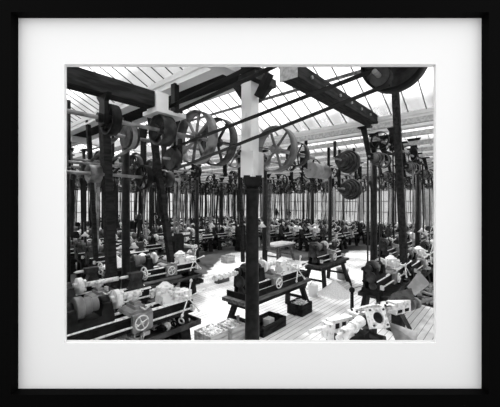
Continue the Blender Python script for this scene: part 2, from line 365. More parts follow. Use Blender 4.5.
# ------------------------------------------------------------------ the setting
RZ0, SL = 5.05, .49                         # gutter level and slope of the sawtooth roof
GX = [3.5+5.4*i for i in range(5)]          # valleys
XE, YE, XW, YS = 27.4, 27.0, -2.6, -3.0
fm = MB().bbox((XW-.3, YS-.3, -.1), (XE+.3, YE+.3, -.02)); GN = 124; gv = []
FX0, FX1, FY0, FY1 = XW-.3, XE+.3, YS-.3, YE+.3
gv = [(FX0+(FX1-FX0)*i/GN, FY0+(FY1-FY0)*j/GN, 0) for i in range(GN+1) for j in range(GN+1)]
nbase = len(fm.v); fm.add(gv, [(i*(GN+1)+j, (i+1)*(GN+1)+j, (i+1)*(GN+1)+j+1, i*(GN+1)+j+1) for i in range(GN) for j in range(GN)])
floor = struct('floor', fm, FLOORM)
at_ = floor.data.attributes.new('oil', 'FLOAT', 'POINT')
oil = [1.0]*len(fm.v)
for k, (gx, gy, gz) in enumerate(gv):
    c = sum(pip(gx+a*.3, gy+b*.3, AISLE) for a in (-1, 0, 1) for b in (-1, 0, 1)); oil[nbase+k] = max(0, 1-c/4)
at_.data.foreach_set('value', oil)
def clipnear(me, depth=2.42):               # nothing of the shell pokes through the near wall
    import bmesh
    bm = bmesh.new(); bm.from_mesh(me)
    bmesh.ops.bisect_plane(bm, geom=bm.verts[:]+bm.edges[:]+bm.faces[:], plane_co=FW*depth, plane_no=-FW, clear_outer=True)
    bm.to_mesh(me); bm.free()
def slope_pt(g, u, y, off=0):               # u 0 valley .. 5.4 ridge, toward -X
    return Vector((g-u, y, RZ0+SL*u+off))
RL = 5.4
roofb = MB()
def slope_slab(m, g, y0, y1, u0=0, u1=RL, t=.05):
    vs = [slope_pt(g, u0, y0), slope_pt(g, u1, y0), slope_pt(g, u1, y1), slope_pt(g, u0, y1)]
    m.add(vs+[v+Z*t for v in vs], [(0, 1, 2, 3), (7, 6, 5, 4), (0, 4, 5, 1), (1, 5, 6, 2), (2, 6, 7, 3), (3, 7, 4, 0)])
slope_slab(roofb, GX[0], YS, YE, t=.01)
root = empty('window_10'); root['kind'] = 'structure'
o = mk('glass_pane', roofb, FROST, root); clipnear(o.data)
fr = MB(); y = YS
while y < YE: fr.bar(slope_pt(GX[0], 0, y, -.015), slope_pt(GX[0], RL, y, -.015), .009, .02); y += .3
o = mk('glazing_bar', fr, WOODM, root); clipnear(o.data)
for i, g in enumerate(GX):
    if i:
        y0 = YS
        fr = MB(); gl = MB(); pv = MB()
        root = empty('window_%d' % i, (0, 0, 0)); root['kind'] = 'structure'
        # glazed slope: bars down the slope, purlins across
        slope_slab(gl, g, y0, YE, .02, RL-.02, .006)
        y = y0
        while y < YE:
            a, b = slope_pt(g, 0, y, -.03), slope_pt(g, RL, y, -.03); fr.bar(a, b, .018, .03); y += .42
        o1 = mk('glass_pane', gl, GLASS, root); o2 = mk('glazing_bar', fr, WOODM, root)
        if i == 1: clipnear(o1.data); clipnear(o2.data)
        pu = MB()
        for u in (1.8, 3.6): p = slope_pt(g, u, 0, -.09); pu.bbox((p.x-.025, y0, p.z-.04), (p.x+.025, YE, p.z+.03))
        mk('purlin', pu, WOODM, root)
    else:
        root = empty('window_9', (0, 0, 0)); root['kind'] = 'structure'
    # upright light above the valley
    if i < 4:
        pv = MB().bbox((g+.03, YS, RZ0+.05), (g+.036, YE, RZ0+SL*RL)); o = mk('upright_pane', pv, GLASS, root)
        ub = MB(); y = YS
        while y < YE: ub.bbox((g, y-.02, RZ0), (g+.06, y+.02, RZ0+SL*RL)); y += .9
        ub.bbox((g-.02, YS, RZ0+SL*RL-.1), (g+.08, YE, RZ0+SL*RL+.02)); o2 = mk('upright_bar', ub, WHITE, root)
        if i == 0: clipnear(o.data); clipnear(o2.data)
# upright light of the nearest bay, behind and left of the viewer
g = -1.9; root = empty('window_8'); root['kind'] = 'structure'
pv = MB().bbox((g+.03, YS, 4.2), (g+.036, YE, RZ0+SL*RL)); o = mk('upright_pane', pv, GLASS, root); clipnear(o.data)
ub = MB(); y = YS
while y < YE: ub.bbox((g, y-.02, 4.2), (g+.06, y+.02, RZ0+SL*RL)); y += .9
o = mk('upright_bar', ub, WHITE, root); clipnear(o.data)
for i, g in enumerate(GX):                   # white valley girders along Y
    zb = 4.92 if i == 0 else 4.72
    m = MB().bbox((g-.16, YS, zb), (g+.05, YE, 5.06)); m.bbox((g-.2, YS, 5.02), (g+.05, YE, 5.12)); m.bbox((g-.2, YS, zb-.02), (g+.05, YE, zb+.02))
    o = struct('trim_%d' % (i+1), m, WHITE)
    if i == 0: clipnear(o.data)
# near-black flat strip past the first girder
struct('trim_9', MB().bbox((3.55, 3.15, 4.93), (4.04, 26.9, 4.97)), DARKSTRIP)
struct('trim_10', MB().bbox((4.04, 3.15, 4.84), (4.14, 26.9, 5.0)), WHITE)

def wall_x(name, x, sgn):       # far wall across X with windows
    m = MB(); m.bbox((x, YS-.3, 0), (x+.3, YE+.3, 1.0)); m.bbox((x, YS-.3, 4.8), (x+.3, YE+.3, 8.2)); wins = []
    y = YS-.3
    while y < YE: m.bbox((x, y, 1.0), (x+.3, y+.5, 4.8)); wins.append((y+.5, y+2.7)); y += 2.7
    struct(name, m, WALLM); return wins
WN = [20]
def win_at(axis, c, a, b):
    root = empty('window_%d' % WN[0]); root['kind'] = 'structure'; WN[0] += 1
    f = MB(); g = MB()
    def bb(m, u0, z0, u1, z1, t):
        if axis == 'x': m.bbox((c-t, u0, z0), (c+t, u1, z1))
        else: m.bbox((u0, c-t, z0), (u1, c+t, z1))
    bb(g, a, 1.0, b, 4.8, .004)
    for k in range(4): u = a+(b-a)*k/3; bb(f, u-.02, 1.0, u+.02, 4.8, .02)
    for k in range(5): z = 1.0+3.8*k/4; bb(f, a, z-.02, b, z+.02, .02)
    mk('glass_pane', g, SOOTY, root); mk('window_frame', f, WOODM, root)
for a, b in wall_x('wall_east', XE, 1):
    if b < YE: win_at('x', XE+.15, a, b)
m = MB(); m.bbox((XW-.3, YE, 0), (XE+.3, YE+.3, 1.0)); m.bbox((XW-.3, YE, 4.8), (XE+.3, YE+.3, 8.2)); x = XW-.3; wy = []
while x < XE: m.bbox((x, YE, 1.0), (x+.5, YE+.3, 4.8)); wy.append((x+.5, x+2.7)); x += 2.7
struct('wall_north', m, WALLM)
for a, b in wy:
    if b < XE: win_at('y', YE+.15, a, b)
struct('wall_west', MB().bbox((-2.0, YS, 0), (-1.85, YE, 4.2)), WALLM); clipnear(bpy.data.objects['wall_west'].data)
m = MB().bbox((XW, YS-.3, 0), (XE, YS, 1.2)).bbox((XW, YS-.3, 4.6), (XE, YS, 8.2)); x = 4.0
while x < XE: m.bbox((x, YS-.3, 1.2), (x+.5, YS, 4.6)); x += 2.7
struct('wall_south', m, WALLM); clipnear(bpy.data.objects['wall_south'].data)

# near wall with the opening, and the framed mount hung on it
D0 = 2.2
def V(px, py, d): return at(px, py, d)
def rect_ring(outer, inner, d0, d1):        # each rect (x0,y0,x1,y1) in metres right/up of the view axis
    m = MB(); P = lambda r, u, d: Vector((0, 0, EYE))+FW*d+RT*r+UP*u
    def rc(R): x0, y0, x1, y1 = R; return [(x0, y0), (x1, y0), (x1, y1), (x0, y1)]
    vs = [P(a, b, d) for R, d in ((outer, d0), (inner, d0), (outer, d1), (inner, d1)) for a, b in rc(R)]; fs = []
    for i in range(4):
        j = (i+1) % 4
        fs += [(i, j, 4+j, 4+i), (8+i, 12+i, 12+j, 8+j), (i, 8+i, 8+j, j), (4+i, 4+j, 12+j, 12+i)]
    return m.add(vs, fs)
def R_(x0, y0, x1, y1, d): return ((x0-250)/F*d, (203.5-y1)/F*d, (x1-250)/F*d, (203.5-y0)/F*d)
DF, DM = 2.14, 2.21
wall = struct('wall_front', rect_ring((-14, -EYE, 12, 5.4), R_(40, 40, 460, 367, 2.3), 2.24, 2.4), WALLM)
pf = empty('picture_frame', at(250, 388.5, DM)); pf.rotation_euler = (0, 0, 0)
def child_of(o, p):
    o.parent = p; o.location = -p.location; return o
fr = MB(); fo = R_(-9, -9, 509, 416, DF); fi = R_(18.4, 18.2, 481.5, 388.6, DM)
a = rect_ring(fo, fi, DF, 2.24); fr.add(a.v, a.f)
child_of(mk('frame_moulding', fr, FRAME), pf)
child_of(mk('mat_board', rect_ring(R_(8, 8, 492, 399, DM), R_(64.3, 64.3, 436, 343, DM), DM, DM+.02), MAT), pf)
child_of(mk('mat_bevel', rect_ring(R_(60, 60, 440, 347, DM+.02), R_(66.8, 67, 433.4, 340, DM+.026), DM+.02, DM+.026), BEVEL), pf)
tag(pf, 'large black picture frame with a wide white mount around the view of the workshop', 'picture frame')

# ------------------------------------------------------------------ columns and beams
def iron_column(top=3.1, r=.105):
    P = []
    P.append(('shaft', MB().rev((0, 0, 0), Z, [(0, .17), (.05, .17), (.08, .13), (.2, r+.01), (top-.25, r-.012), (top-.2, r+.02), (top-.16, r)], 20), IRON, None, (0, 0, 0)))
    P.append(('capital', MB().rev((0, 0, top-.18), Z, [(0, r), (.06, .16), (.18, .19), (.2, .19)], 4, False), IRON, None, (0, 0, top-.18)))
    P.append(('timber_casing', MB().box((-.02, .025, top+.90), (.19, .19, 1.06)).box((0, 0, top+.19), (.25, .25, .38)), CASING, None, (0, 0, top)))
    b = MB()
    b.bar((.12, 0, top+1.2), (.42, 0, top+1.5), .12, .08)
    for s in (-1, 1): b.bar((0, s*.12, top+1.2), (0, s*.34, top+1.5), .12, .08)
    b.box((.13, 0, top+1.5), (.52, .34, .12)); P.append(('bracket', b, IRON, None, (0, 0, top+1.4)))
    return P
def slim_column(top=3.3, r=.1):
    P = []
    P.append(('shaft', MB().rev((0, 0, 0), Z, [(0, .15), (.05, .15), (.08, .12), (.2, r), (4.4, r-.015)], 16), IRON, None, (0, 0, 0)))
    P.append(('capital', MB().rev((0, 0, 4.3), Z, [(0, r), (.1, .16), (.16, .2), (.22, .2)], 12), IRON, None, (0, 0, 4.3)))
    P.append(('post', MB().box((0, 0, 4.62), (.2, .2, .24)), IRON, None, (0, 0, 4.5)))
    return P
CX = [3.49+5.4*i for i in range(5)]; CY = [2.99+4*j for j in range(-1, 6)]
c0 = assemble('iron_column', iron_column(), (CX[0], CY[1], 0))
tag(c0, 'nearest round iron column with a tall whitewashed square casing above it', 'column')
colproto = reg(assemble('iron_column', slim_column(), (CX[1], CY[1], 0)))
tag(colproto, 'slim black iron column right of centre, next one behind the cased column', 'column')
used = False
for i, x in enumerate(CX):
    for j, y in enumerate(CY):
        if (i, j) in ((0, 1), (1, 1)): continue
        p = proj(x, y)
        if not p or p[2] < 3 or not 58 < p[0] < 442: continue
        o = dup(colproto, (x, y, 0), 0)
        if (i, j) == (0, 2): tag(o, 'thick black iron column rising out of the left-hand lathes', 'column')
        elif (i, j) == (2, 1): tag(o, 'third iron column of the cased column\'s row, near the right edge', 'column')
        elif p[2] < 18:
            tag(o, 'black iron column in the %s of the shop at middle distance' % ('left' if p[0] < 170 else 'centre' if p[0] < 320 else 'right part'), 'column', 'middle distance columns %d' % (p[0] > 170))
            if o['group'].endswith('0'): o['group'] = 'middle distance columns on the left'
            else: o['group'] = 'middle distance columns in the centre' if p[0] < 320 else 'middle distance columns on the right'
        else: tag(o, 'thin dark iron column far back before the bright windows', 'column', 'far iron columns')
def beam(name, a, b, z0, z1, y, w, m, label, **k):
    o = mk(name, MB().bbox((0, -w/2, 0), (b-a, w/2, z1-z0)), m); o.location = (a, y, z0); tag(o, label, 'beam', **k); return o
beam('timber_beam', .3, 2.80, 4.36, 4.62, 4.72, .26, WOODD, 'heavy dark beam crossing the top left corner of the view')
def cornerblock():
    b = empty('hanger_block', (2.94, 4.72, 4.34)); mk('block', MB().box((0, 0, .14), (.24, .30, .30)), WHITE, b)
    mk('plate', MB().box((.14, 0, -.05), (.60, .46, .07)), WHITE, b); mk('strap', MB().box((.36, 0, .28), (.10, .12, .60)), IRON, b); return b
tag(cornerblock(), 'white bracket block at the right end of the heavy dark beam', 'bracket')
ob = empty('timber_beam', (4.5, 2.99, 4.93))
mk('beam', MB().bbox((0, -.17, 0), (4.3, .17, .26)), WOODD, ob)
mk('end_board', MB().bbox((-.03, -.18, -.02), (0, .18, .27)), WOODL, ob)
for k in range(6): mk('bolt', MB().cyl((.5+k*.62, -.172, .13), (.5+k*.62, -.20, .13), .035, n=8), STEELD, ob)
tag(ob, 'dark bolted beam with a pale sawn end, right of the cased column', 'beam')
k = 0
for j, y in enumerate(CY[2:], 2):
    a = 4.5 if j == 2 else 3.6
    beam('timber_beam', a, XE, 4.74, 5.0, y, .22, WHITE, 'whitewashed longitudinal beam over the column rows beyond the first', group='beams over the far column rows')
beam('timber_beam', 9.1, XE, 4.74, 5.0, 2.99, .22, WHITE, 'whitewashed beam running away along the first column row, past the slim column')
o = mk('timber_beam', MB().bbox((0, 0, 0), (1.0, .22, .28)), WHITE, None, (2.55, 3.28, 4.78)); tag(o, 'short whitewashed beam at the top of the view above the pulleys', 'beam')
# joists carrying the countershafts
JX = []
x = 4.6
while x < 26.5: JX.append(x); x += 1.35
jp = mk('joist', MB().bbox((-.045, 0, 0), (.045, 20.2, .12)), WOODL)
first = True
for x in JX:
    if x < 7 : y0 = 6.6
    else: y0 = .2
    o = jp if first else jp.copy()
    if not first: C.objects.link(o)
    first = False; o.location = (x, y0, 4.45); tag(o, 'long thin joist carrying the overhead countershafts', 'joist', 'overhead joists')

# ------------------------------------------------------------------ line shafts
def line_shaft(y, z, x0, x1, wheels, label, hangers=(), group=None):
    r = empty('line_shaft', (x0, y, z)); mk('shaft', MB().cyl((0, 0, 0), (x1-x0, 0, 0), .034, n=12), STEELD, r)
    for (xx, R, w, kk, mm) in wheels:
        if kk: o = mk('spoked_pulley', pulley(R, w, k=kk, n=36), mm, r, (xx-x0, 0, 0))
        else:
            o = mk('drum_pulley', MB().ringband((0, 0, 0), X, R, w, .02, 30).spokes((0, 0, 0), X, .03, R-.01, 5, .05, .03).rev((-w*.3, 0, 0), X, [(0, .06), (w*.6, .06)], 12), mm, r, (xx-x0, 0, 0))
    hh = .36 if y == 4.70 else 4.75-z
    for hx in hangers:
        m = MB().prism([(-.08, -.1), (.08, -.1), (.1, .05), (.09, hh*.7), (.2, hh), (-.2, hh), (-.09, hh*.7), (-.1, .05)], (0, 0, 0), Y, Z, .07); m.cyl((-.1, 0, 0), (.1, 0, 0), .075, n=12)
        mk('hanger', m, IRON, r, (hx-x0, 0, 0))
    return tag(r, label, 'line shaft', group)
line_shaft(2.72, 3.53, 3.58, 4.9, [(3.73, .345, .17, 6, WHEEL), (4.35, .2, .12, 5, IRON2)], 'line shaft with a six-spoked wheel beside the cased column')
line_shaft(4.70, 4.0, .55, 4.9, [(3.02, .27, .24, 0, IRON2), (3.78, .52, .22, 8, RIM), (4.35, .50, .20, 6, IRON2), (1.3, .2, .1, 5, IRON), (2.1, .24, .14, 0, IRON)],
           'line shaft with large spoked wheels left of the cased column', (2.0,))
line_shaft(2.3, 4.17, 6.9, 11.0, [(7.25, .20, .10, 6, IRON), (8.05, .24, .2, 6, IRON), (9.8, .25, .12, 5, IRON)], 'short line shaft with twin black spoked pulleys behind the slim column', (8.3, 10.5))
for j, y in enumerate([5.65, 9.65, 13.65, 17.65, 21.65, 25.65]):
    ws = []; x = 5.9 if j == 0 else 4
    while x < 26:
        ws.append((x, random.choice((.2, .26, .33, .4)), random.choice((.12, .16, .2)), random.choice((0, 5, 6, 6)), random.choice((IRON, IRON2, RIM)))); x += random.uniform(1.2, 2.2)
    ws = [w for w in ws if proj(w[0], y) and 55 < proj(w[0], y)[0] < 445]
    hs = [cx+.5 for cx in CX if cx < 40 and proj(cx, y) and 55 < proj(cx, y)[0] < 445]
    hs2 = [h for h in hs if all(abs(h-w[0]) > .25 for w in ws)]
    line_shaft(y, 4.0, (2.6 if j == 0 else 2.8), XE-.3, ws, 'overhead line shaft of mixed pulleys above the left lathes' if j == 0 else 'long overhead line shaft crowded with pulleys in the depth of the shop', hs2, None if j == 0 else 'far line shafts')
ws = []
x = 12.4
while x < 26: ws.append((x, random.choice((.2, .26, .33)), .16, random.choice((0, 5, 6)), random.choice((IRON, IRON2)))); x += 1.9
line_shaft(1.65, 4.0, 11.5, XE-.3, ws, 'line shaft of small pulleys receding on the right', [14.7, 20.1])

line_shaft(7.35, 3.62, .9, 5.4, [(1.6, .3, .16, 6, IRON), (2.2, .2, .2, 0, RIM), (3.9, .34, .14, 6, IRON2), (4.4, .26, .18, 0, RIM), (4.9, .2, .12, 5, IRON)], 'lower line shaft of dark pulleys behind the heavy dark beam', (1.9, 4.15))
line_shaft(6.35, 3.30, .9, 4.6, [(1.25, .22, .2, 0, IRON), (1.75, .32, .14, 6, IRON), (2.5, .18, .22, 0, RIM), (3.6, .28, .14, 6, IRON), (4.2, .2, .2, 0, IRON2)], 'lowest line shaft over the left foreground lathes', (1.5, 3.9))
line_shaft(8.55, 3.85, 1.6, 6.4, [(2.1, .3, .2, 0, IRON), (2.7, .24, .14, 5, RIM), (4.6, .38, .16, 6, IRON), (5.2, .26, .2, 0, IRON2), (5.9, .2, .14, 5, IRON)], 'line shaft farther back at the left, above the two pale heaps', (2.4, 5.55))
# big drum top right with its own short shaft
r = empty('drum_pulley', (3.72, 1.02, 4.36))
mk('rim', MB().ringband((0, 0, 0), X, .36, .16, .025, 40), IRON, r); mk('web', MB().rev((-.01, 0, 0), X, [(0, .34), (.02, .34)], 36).spokes((0, 0, 0), X, .05, .34, 6, .06, .05), IRON2, r)
mk('shaft', MB().cyl((-.55, 0, 0), (.6, 0, 0), .035, n=12), STEELD, r); mk('small_pulley', MB().rev((-.32, 0, 0), X, [(0, .10), (.16, .10)], 24), RIM, r, (0, 0, 0))
hg = MB().prism([(-.08, -.1), (.08, -.1), (.1, .05), (.09, .5), (.2, 1.0), (-.2, 1.0), (-.09, .5), (-.1, .05)], (.42, 0, 0), Y, Z, .07); mk('hanger', hg, IRON, r)
tag(r, 'big dark drum pulley cut off by the top edge at right', 'pulley')
def small_shaft(x, y, z, R, label, hang=True):
    r = empty('jack_pulley', (x, y, z)); mk('pulley', MB().rev((-.06, 0, 0), X, [(0, R), (.12, R)], 20), IRON2, r); mk('shaft', MB().cyl((-.2, 0, 0), (.2, 0, 0), .025, n=8), STEELD, r)
    m = MB().prism([(-.05, -.06), (.05, -.06), (.06, .05), (.04, .4), (-.04, .4), (-.06, .05)], (.16, 0, 0), Y, Z, .04); mk('hanger', m, IRON, r); tag(r, label, 'pulley')
small_shaft(3.15, 4.78, 4.37, .075, 'little pulley above the large wheels where the topmost belt turns')
small_shaft(3.15, .95, 4.66, .065, 'little pulley at the upper right end of the topmost belt')
o = mk('drive_belt', belt_band((3.15, 4.78, 4.37), .075, (3.15, .95, 4.66), .065, .10), BELT); tag(o, 'topmost broad black belt slanting across the upper centre', 'belt')
small_shaft(3.25, 4.72, 3.52, .20, 'drum pulley below the large wheels where the crossing belts turn')
small_shaft(3.25, 1.02, 4.01, .10, 'small pulley under the big dark drum at top right')
o = mk('drive_belt', belt_band((3.25, 4.72, 3.52), .20, (3.25, 1.02, 4.01), .10, .10), BELT); tag(o, 'black belt pair crossing in front of the cased column to the big drum', 'belt')
o = mk('drive_belt', belt_band((2.9, 5.65, 4.0), .22, (2.9, 7.6, 3.55), .12, .09), BELTL); tag(o, 'pale worn belt slanting down at the upper left', 'belt')
r = empty('jack_pulley', (2.9, 7.6, 3.55)); mk('pulley', MB().rev((-.2, 0, 0), X, [(0, .12), (.26, .12), (.26, .16), (.39, .16), (.39, .2), (.5, .2)], 20), IRON2, r); mk('shaft', MB().cyl((-.5, 0, 0), (.6, 0, 0), .025, n=8), STEELD, r)
for s_ in (-.45, .55): mk('hanger', MB().bar((s_, 0, 0), (s_, 0, 1.5), .06, .06), IRON, r)
tag(r, 'stepped pulley on drop hangers above the left lathes', 'pulley')
o = mk('drum_pulley', MB().rev((-.1, 0, 0), X, [(0, .22), (.2, .22)], 24), IRON2, [q for q in C.objects if q.name.startswith('line_shaft') and 'left lathes' in q.get('label', '')][0], (.3, 0, 0))

# ------------------------------------------------------------------ machines
LP = [lathe_parts(2.1, 0), lathe_parts(2.1, 1), lathe_parts(2.1, 2, True), lathe_parts(2.1, 3, True), drill_parts(), mill_parts()]
KN = ['lathe', 'lathe', 'capstan_lathe', 'capstan_lathe', 'drill_press', 'milling_machine']
CATS = ['lathe', 'lathe', 'lathe', 'lathe', 'drilling machine', 'milling machine']
NAT = ['screw-cutting lathe', 'centre lathe', 'capstan lathe with a star wheel', 'capstan lathe', 'upright drilling machine', 'milling machine']
FARM = [merged(KN[i], p) for i, p in enumerate(LP)]
PROTO = {}
def machine(kind, x, y, detail=True, rz=0.0):
    if not detail:
        o = bpy.data.objects.new(KN[kind], FARM[kind]); C.objects.link(o); o.location = (x, y, 0); o.rotation_euler = (0, 0, rz); return o
    if kind not in PROTO:
        PROTO[kind] = reg(assemble(KN[kind], LP[kind], (x, y, 0), rz)); return PROTO[kind]
    return dup(PROTO[kind], (x, y, 0), rz)
PUL = {0: (-.795, 1.22, .13), 1: (-.795, 1.22, .13), 2: (-.795, 1.22, .13), 3: (-.795, 1.22, .13), 4: (-.35, 1.22, .12), 5: (-.22, 1.22, .12)}
CP = counter_parts(); CFAR = merged('countershaft', CP); CPROTO = []
BM = {}
def countershaft(x, y, detail):
    if not detail:
        o = bpy.data.objects.new('countershaft', CFAR); C.objects.link(o); o.location = (x, y, 0); return o
    if not CPROTO: CPROTO.append(reg(assemble('countershaft', CP, (x, y, 0)))); return CPROTO[0]
    return dup(CPROTO[0], (x, y, 0), 0)
def beltobj(key, fn, loc, mt):
    if key not in BM: BM[key] = fn().mesh('drive_belt', [mt])
    o = bpy.data.objects.new('drive_belt', BM[key]); C.objects.link(o); o.location = loc; return o
def zone(px): return 'left' if px < 170 else 'centre' if px < 310 else 'right'
def band(d): return 'middle distance' if d < 15 else 'far' if d < 24 else 'farthest'
machines = []
# hand-placed machines of the foreground
hero = [(2, 2.45, 4.62, 'capstan lathe in the bottom left corner, star wheel toward the white aisle'),
        (0, 2.35, 5.85, 'second lathe up from the bottom left corner, long dark bed'),
        (1, 1.95, 7.05, 'third lathe up from the bottom left corner'),
        (3, 4.75, 7.35, 'capstan lathe jutting to the aisle behind the long dark bed'),
        (3, 7.98, 2.42, 'capstan lathe at the right edge behind the loose castings'),
        (0, 9.7, 1.15, 'lathe behind the capstan lathe at the right edge')]
for kd, x, y, lab in hero:
    o = machine(kd, x, y); tag(o, lab, CATS[kd]); machines.append((kd, x, y, proj(x, y), True))
rng = random.Random(3)
for i in range(-1, 5):
    for s, dx in enumerate((1.5, 3.9)):
        for j in range(-1, 7):
            for q, dy in enumerate((.68, 2.0, 3.32)):
                x = 3.49+5.4*i+dx+rng.uniform(-.08, .08); y = 2.99+4*j+dy+rng.uniform(-.05, .05)
                kd = rng.choice((0, 0, 1, 1, 2, 3, 3, 2, 4, 5))
                if y > YE-1 or x > XE-1.4: continue
                p = proj(x, y)
                if not p or p[2] < 4.2 or not 45 < p[0] < 455: continue
                if x < 3.9 and y < 8.0 or (x < 6.5 and y < 8.0) : continue
                if abs(x-4.35) < 1.6 and abs(y-8.45) < .9: continue
                if any(pip(x+a, y+b, AISLE) for a in (-1.1, 0, 1.1) for b in (-.4, 0, .4)): continue
                if abs(x-8.0) < 2.3 and abs(y-2.2) < 1.1 or abs(x-9.9) < 2.3 and abs(y-.75) < 1.1: continue
                if abs(x-9.3) < 2.5 and abs(y-4.6) < 1.2: continue
                if abs(x-11.4) < 1.9 and abs(y-8.2) < .9: continue
                det = p[2] < 17
                o = machine(kd, x, y, det)
                zn, bd = zone(p[0]), band(p[2])
                tag(o, 'black %s in the %s rows, %s' % (NAT[kd], bd, zn), CATS[kd], '%ss, %s rows, %s' % (NAT[kd].split(' with')[0] if kd != 2 else 'star-wheel capstan lathe', bd, zn))
                machines.append((kd, x, y, p, det))
print('machines', len(machines))
nb = 0
for kd, x, y, p, det in machines:
    k3 = ((y-2.99) % 4); cyy = y+(rng.choice((0, .1)) if k3 < 1.3 else -.2 if k3 < 2.6 else rng.choice((.05, -.05)))
    if p[2] < 6.0 and y < 5: continue
    dx, z0, r0 = PUL[kd]
    cx = x+dx+.295                    # the cone pulleys line up
    if cx < 1.2 and y < 7: continue
    if (abs(cyy-7.35) < .75 or abs(cyy-6.35) < .6 or abs(cyy-8.55) < .5) and cx < 6.8: continue
    bd = band(p[2]); zn = zone(p[0])
    where = '%s rows, %s' % (bd, zn)
    near_c = any(abs(cx-a) < .8 and abs(cyy-b) < .25 for a in CX for b in CY)
    o = countershaft(cx, cyy, det and p[2] < 14)
    tag(o, 'ceiling countershaft with a cone pulley above the %s machines, %s' % (bd, 'on the ' + zn if zn != 'centre' else 'in the centre'), 'countershaft', 'countershafts, ' + where)
    dd = round(cyy-y, 1)
    bw = rng.choice((.07, .09, .11)); pale = rng.random() < .22
    key = (kd, dd, bw, pale)
    o = beltobj(key, lambda: belt_band((0, 0, z0), r0, (0, dd, 3.75), .13, bw), (x+dx, y, 0), BELTL if pale else BELT)
    tag(o, '%s upright belt rising from a machine in the %s rows, %s' % ('pale worn' if pale else 'black', bd, zn), 'belt', '%s upright belts, %s' % ('pale' if pale else 'black', where))
    # overhead belt to the nearest line shaft
    ys = min([5.65, 9.65, 13.65, 17.65, 21.65, 25.65, 1.65], key=lambda v: abs(v-cyy))
    if abs(ys-cyy) > .5 and p[2] < 26 and (ys > 3 or cx > 12):
        dd2 = round(ys-cyy, 1)
        o = beltobj(('h', dd2), lambda: belt_band((0, 0, 3.75), .18, (0, dd2, 4.0), .18, .08), (cx+.12, ys-dd2, 0), BELT)
        tag(o, 'level overhead belt to a line shaft above the %s rows, %s' % (bd, zn), 'belt', 'level overhead belts, ' + where)
    nb += 1

# ------------------------------------------------------------------ foreground bench with its lathe
def bench_parts(L, W, H, top=.07, mt=WOODM, legm=WOODD):
    P = [('bench_top', MB().bbox((-L/2, -W/2, H-top), (L/2, W/2, H)), mt, None, (0, 0, H))]
    P.append(('apron', MB().bbox((-L/2+.12, -W/2+.05, H-top-.1), (L/2-.12, W/2-.05, H-top)), legm, None, (0, 0, H-top)))
    for sx in (-1, 1):
        for sy in (-1, 1):
            m = MB(); m.bar((sx*(L/2-.32), sy*(W/2-.12), H-top-.04), (sx*(L/2-.14), sy*(W/2+.02), .0), .10, .10); P.append(('leg', m, legm, None, (sx*(L/2-.3), sy*(W/2-.1), 0)))
        P.append(('stretcher', MB().bar((sx*(L/2-.24), -W/2+.05, .3), (sx*(L/2-.24), W/2-.05, .3), .08, .05), legm, None, (sx*(L/2-.24), 0, .3)))
    return P
b1 = assemble('workbench', bench_parts(2.6, .62, .76), (5.62, 4.22, 0)); tag(b1, 'low dark bench with splayed legs standing in the white aisle', 'workbench')
blp = []
for nm, mb, m_, par, org in lathe_parts(2.0, 2, True):
    if nm in ('leg', 'chip_tray'): continue
    q = MB(); q.v = [(v[0], v[1], v[2]-.70) for v in mb.v]; q.f, q.sm = mb.f, mb.sm
    blp.append((nm, q, m_, None, (org[0], org[1], org[2]-.7)))
gd = MB().prism([(-.30, .28), (.12, .28), (.0, .66), (-.06, .68)], (-.0, .2, 0), X, Z, .015); blp.append(('splash_guard', gd, TIN, None, (0, .2, .3)))
sh = MB().cyl((-1.75, 0, .52), (-1.0, 0, .52), .03, n=10)
for k in range(5): sh.rev((-1.7+k*.13, 0, .52), X, [(0, .03), (.0, .055), (.05, .055), (.05, .03)], 12)
blp.append(('bar_feed', sh, STEEL, None, (-1.0, 0, .52)))
tr = MB().bbox((-1.08, -.27, .0), (1.1, .27, .03)); tr.bbox((-1.08, -.28, 0), (1.1, -.26, .12)); tr.bbox((-1.10, -.28, 0), (-1.07, .28, .12)); blp.append(('chip_tray', tr, IRON, None, (0, 0, 0)))
o = assemble('bench_lathe', blp, (5.55, 4.24, .76)); tag(o, 'small bench lathe with a bright headstock on the low dark bench', 'lathe')

def crate_parts(lx, ly, h, m=WOODL, fill=True):
    P = []; s = MB(); t = .02
    for sy in (-1, 1):
        for k in range(3): s.bbox((-lx/2, sy*ly/2-t/2, k*h/3+.004), (lx/2, sy*ly/2+t/2, (k+1)*h/3-.004))
    for sx in (-1, 1):
        for k in range(3): s.bbox((sx*lx/2-t/2, -ly/2, k*h/3+.004), (sx*lx/2+t/2, ly/2, (k+1)*h/3-.004))
        for sy in (-1, 1): s.bbox((sx*(lx/2-.03)-.02, sy*(ly/2-.03)-.02, 0), (sx*(lx/2-.03)+.02, sy*(ly/2-.03)+.02, h))
    s.bbox((-lx/2, -ly/2, 0), (lx/2, ly/2, .02)); P.append(('box', s, m, None, (0, 0, 0)))
    P.append(('cleat', MB().bbox((-lx/2-.03, -.03, 0), (-lx/2-.01, .03, h)), m, None, (0, 0, 0))); P.append(('cleat', MB().bbox((lx/2+.01, -.03, 0), (lx/2+.03, .03, h)), m, None, (0, 0, 0)))
    return P
def heap_mesh(r, h, seed, rough=.08, n=26, rings=9):
    rr = random.Random(seed); m = MB(); vs = [(0, 0, h)]; fs = []
    for k in range(1, rings+1):
        for i in range(n):
            a = 2*PI*i/n; q = k/rings; rad = r*q*(1+rr.uniform(-rough, rough)); z = h*(1-q)**1.05+rr.uniform(0, rough*h)*(1-q)
            vs.append((rad*math.cos(a), rad*math.sin(a), max(z, 0)))
    for i in range(n): fs.append((0, 1+i, 1+(i+1) % n))
    for k in range(rings-1):
        for i in range(n): j = (i+1) % n; fs.append((1+k*n+i, 1+(k+1)*n+i, 1+(k+1)*n+j, 1+k*n+j))
    return m.add(vs, fs, True)
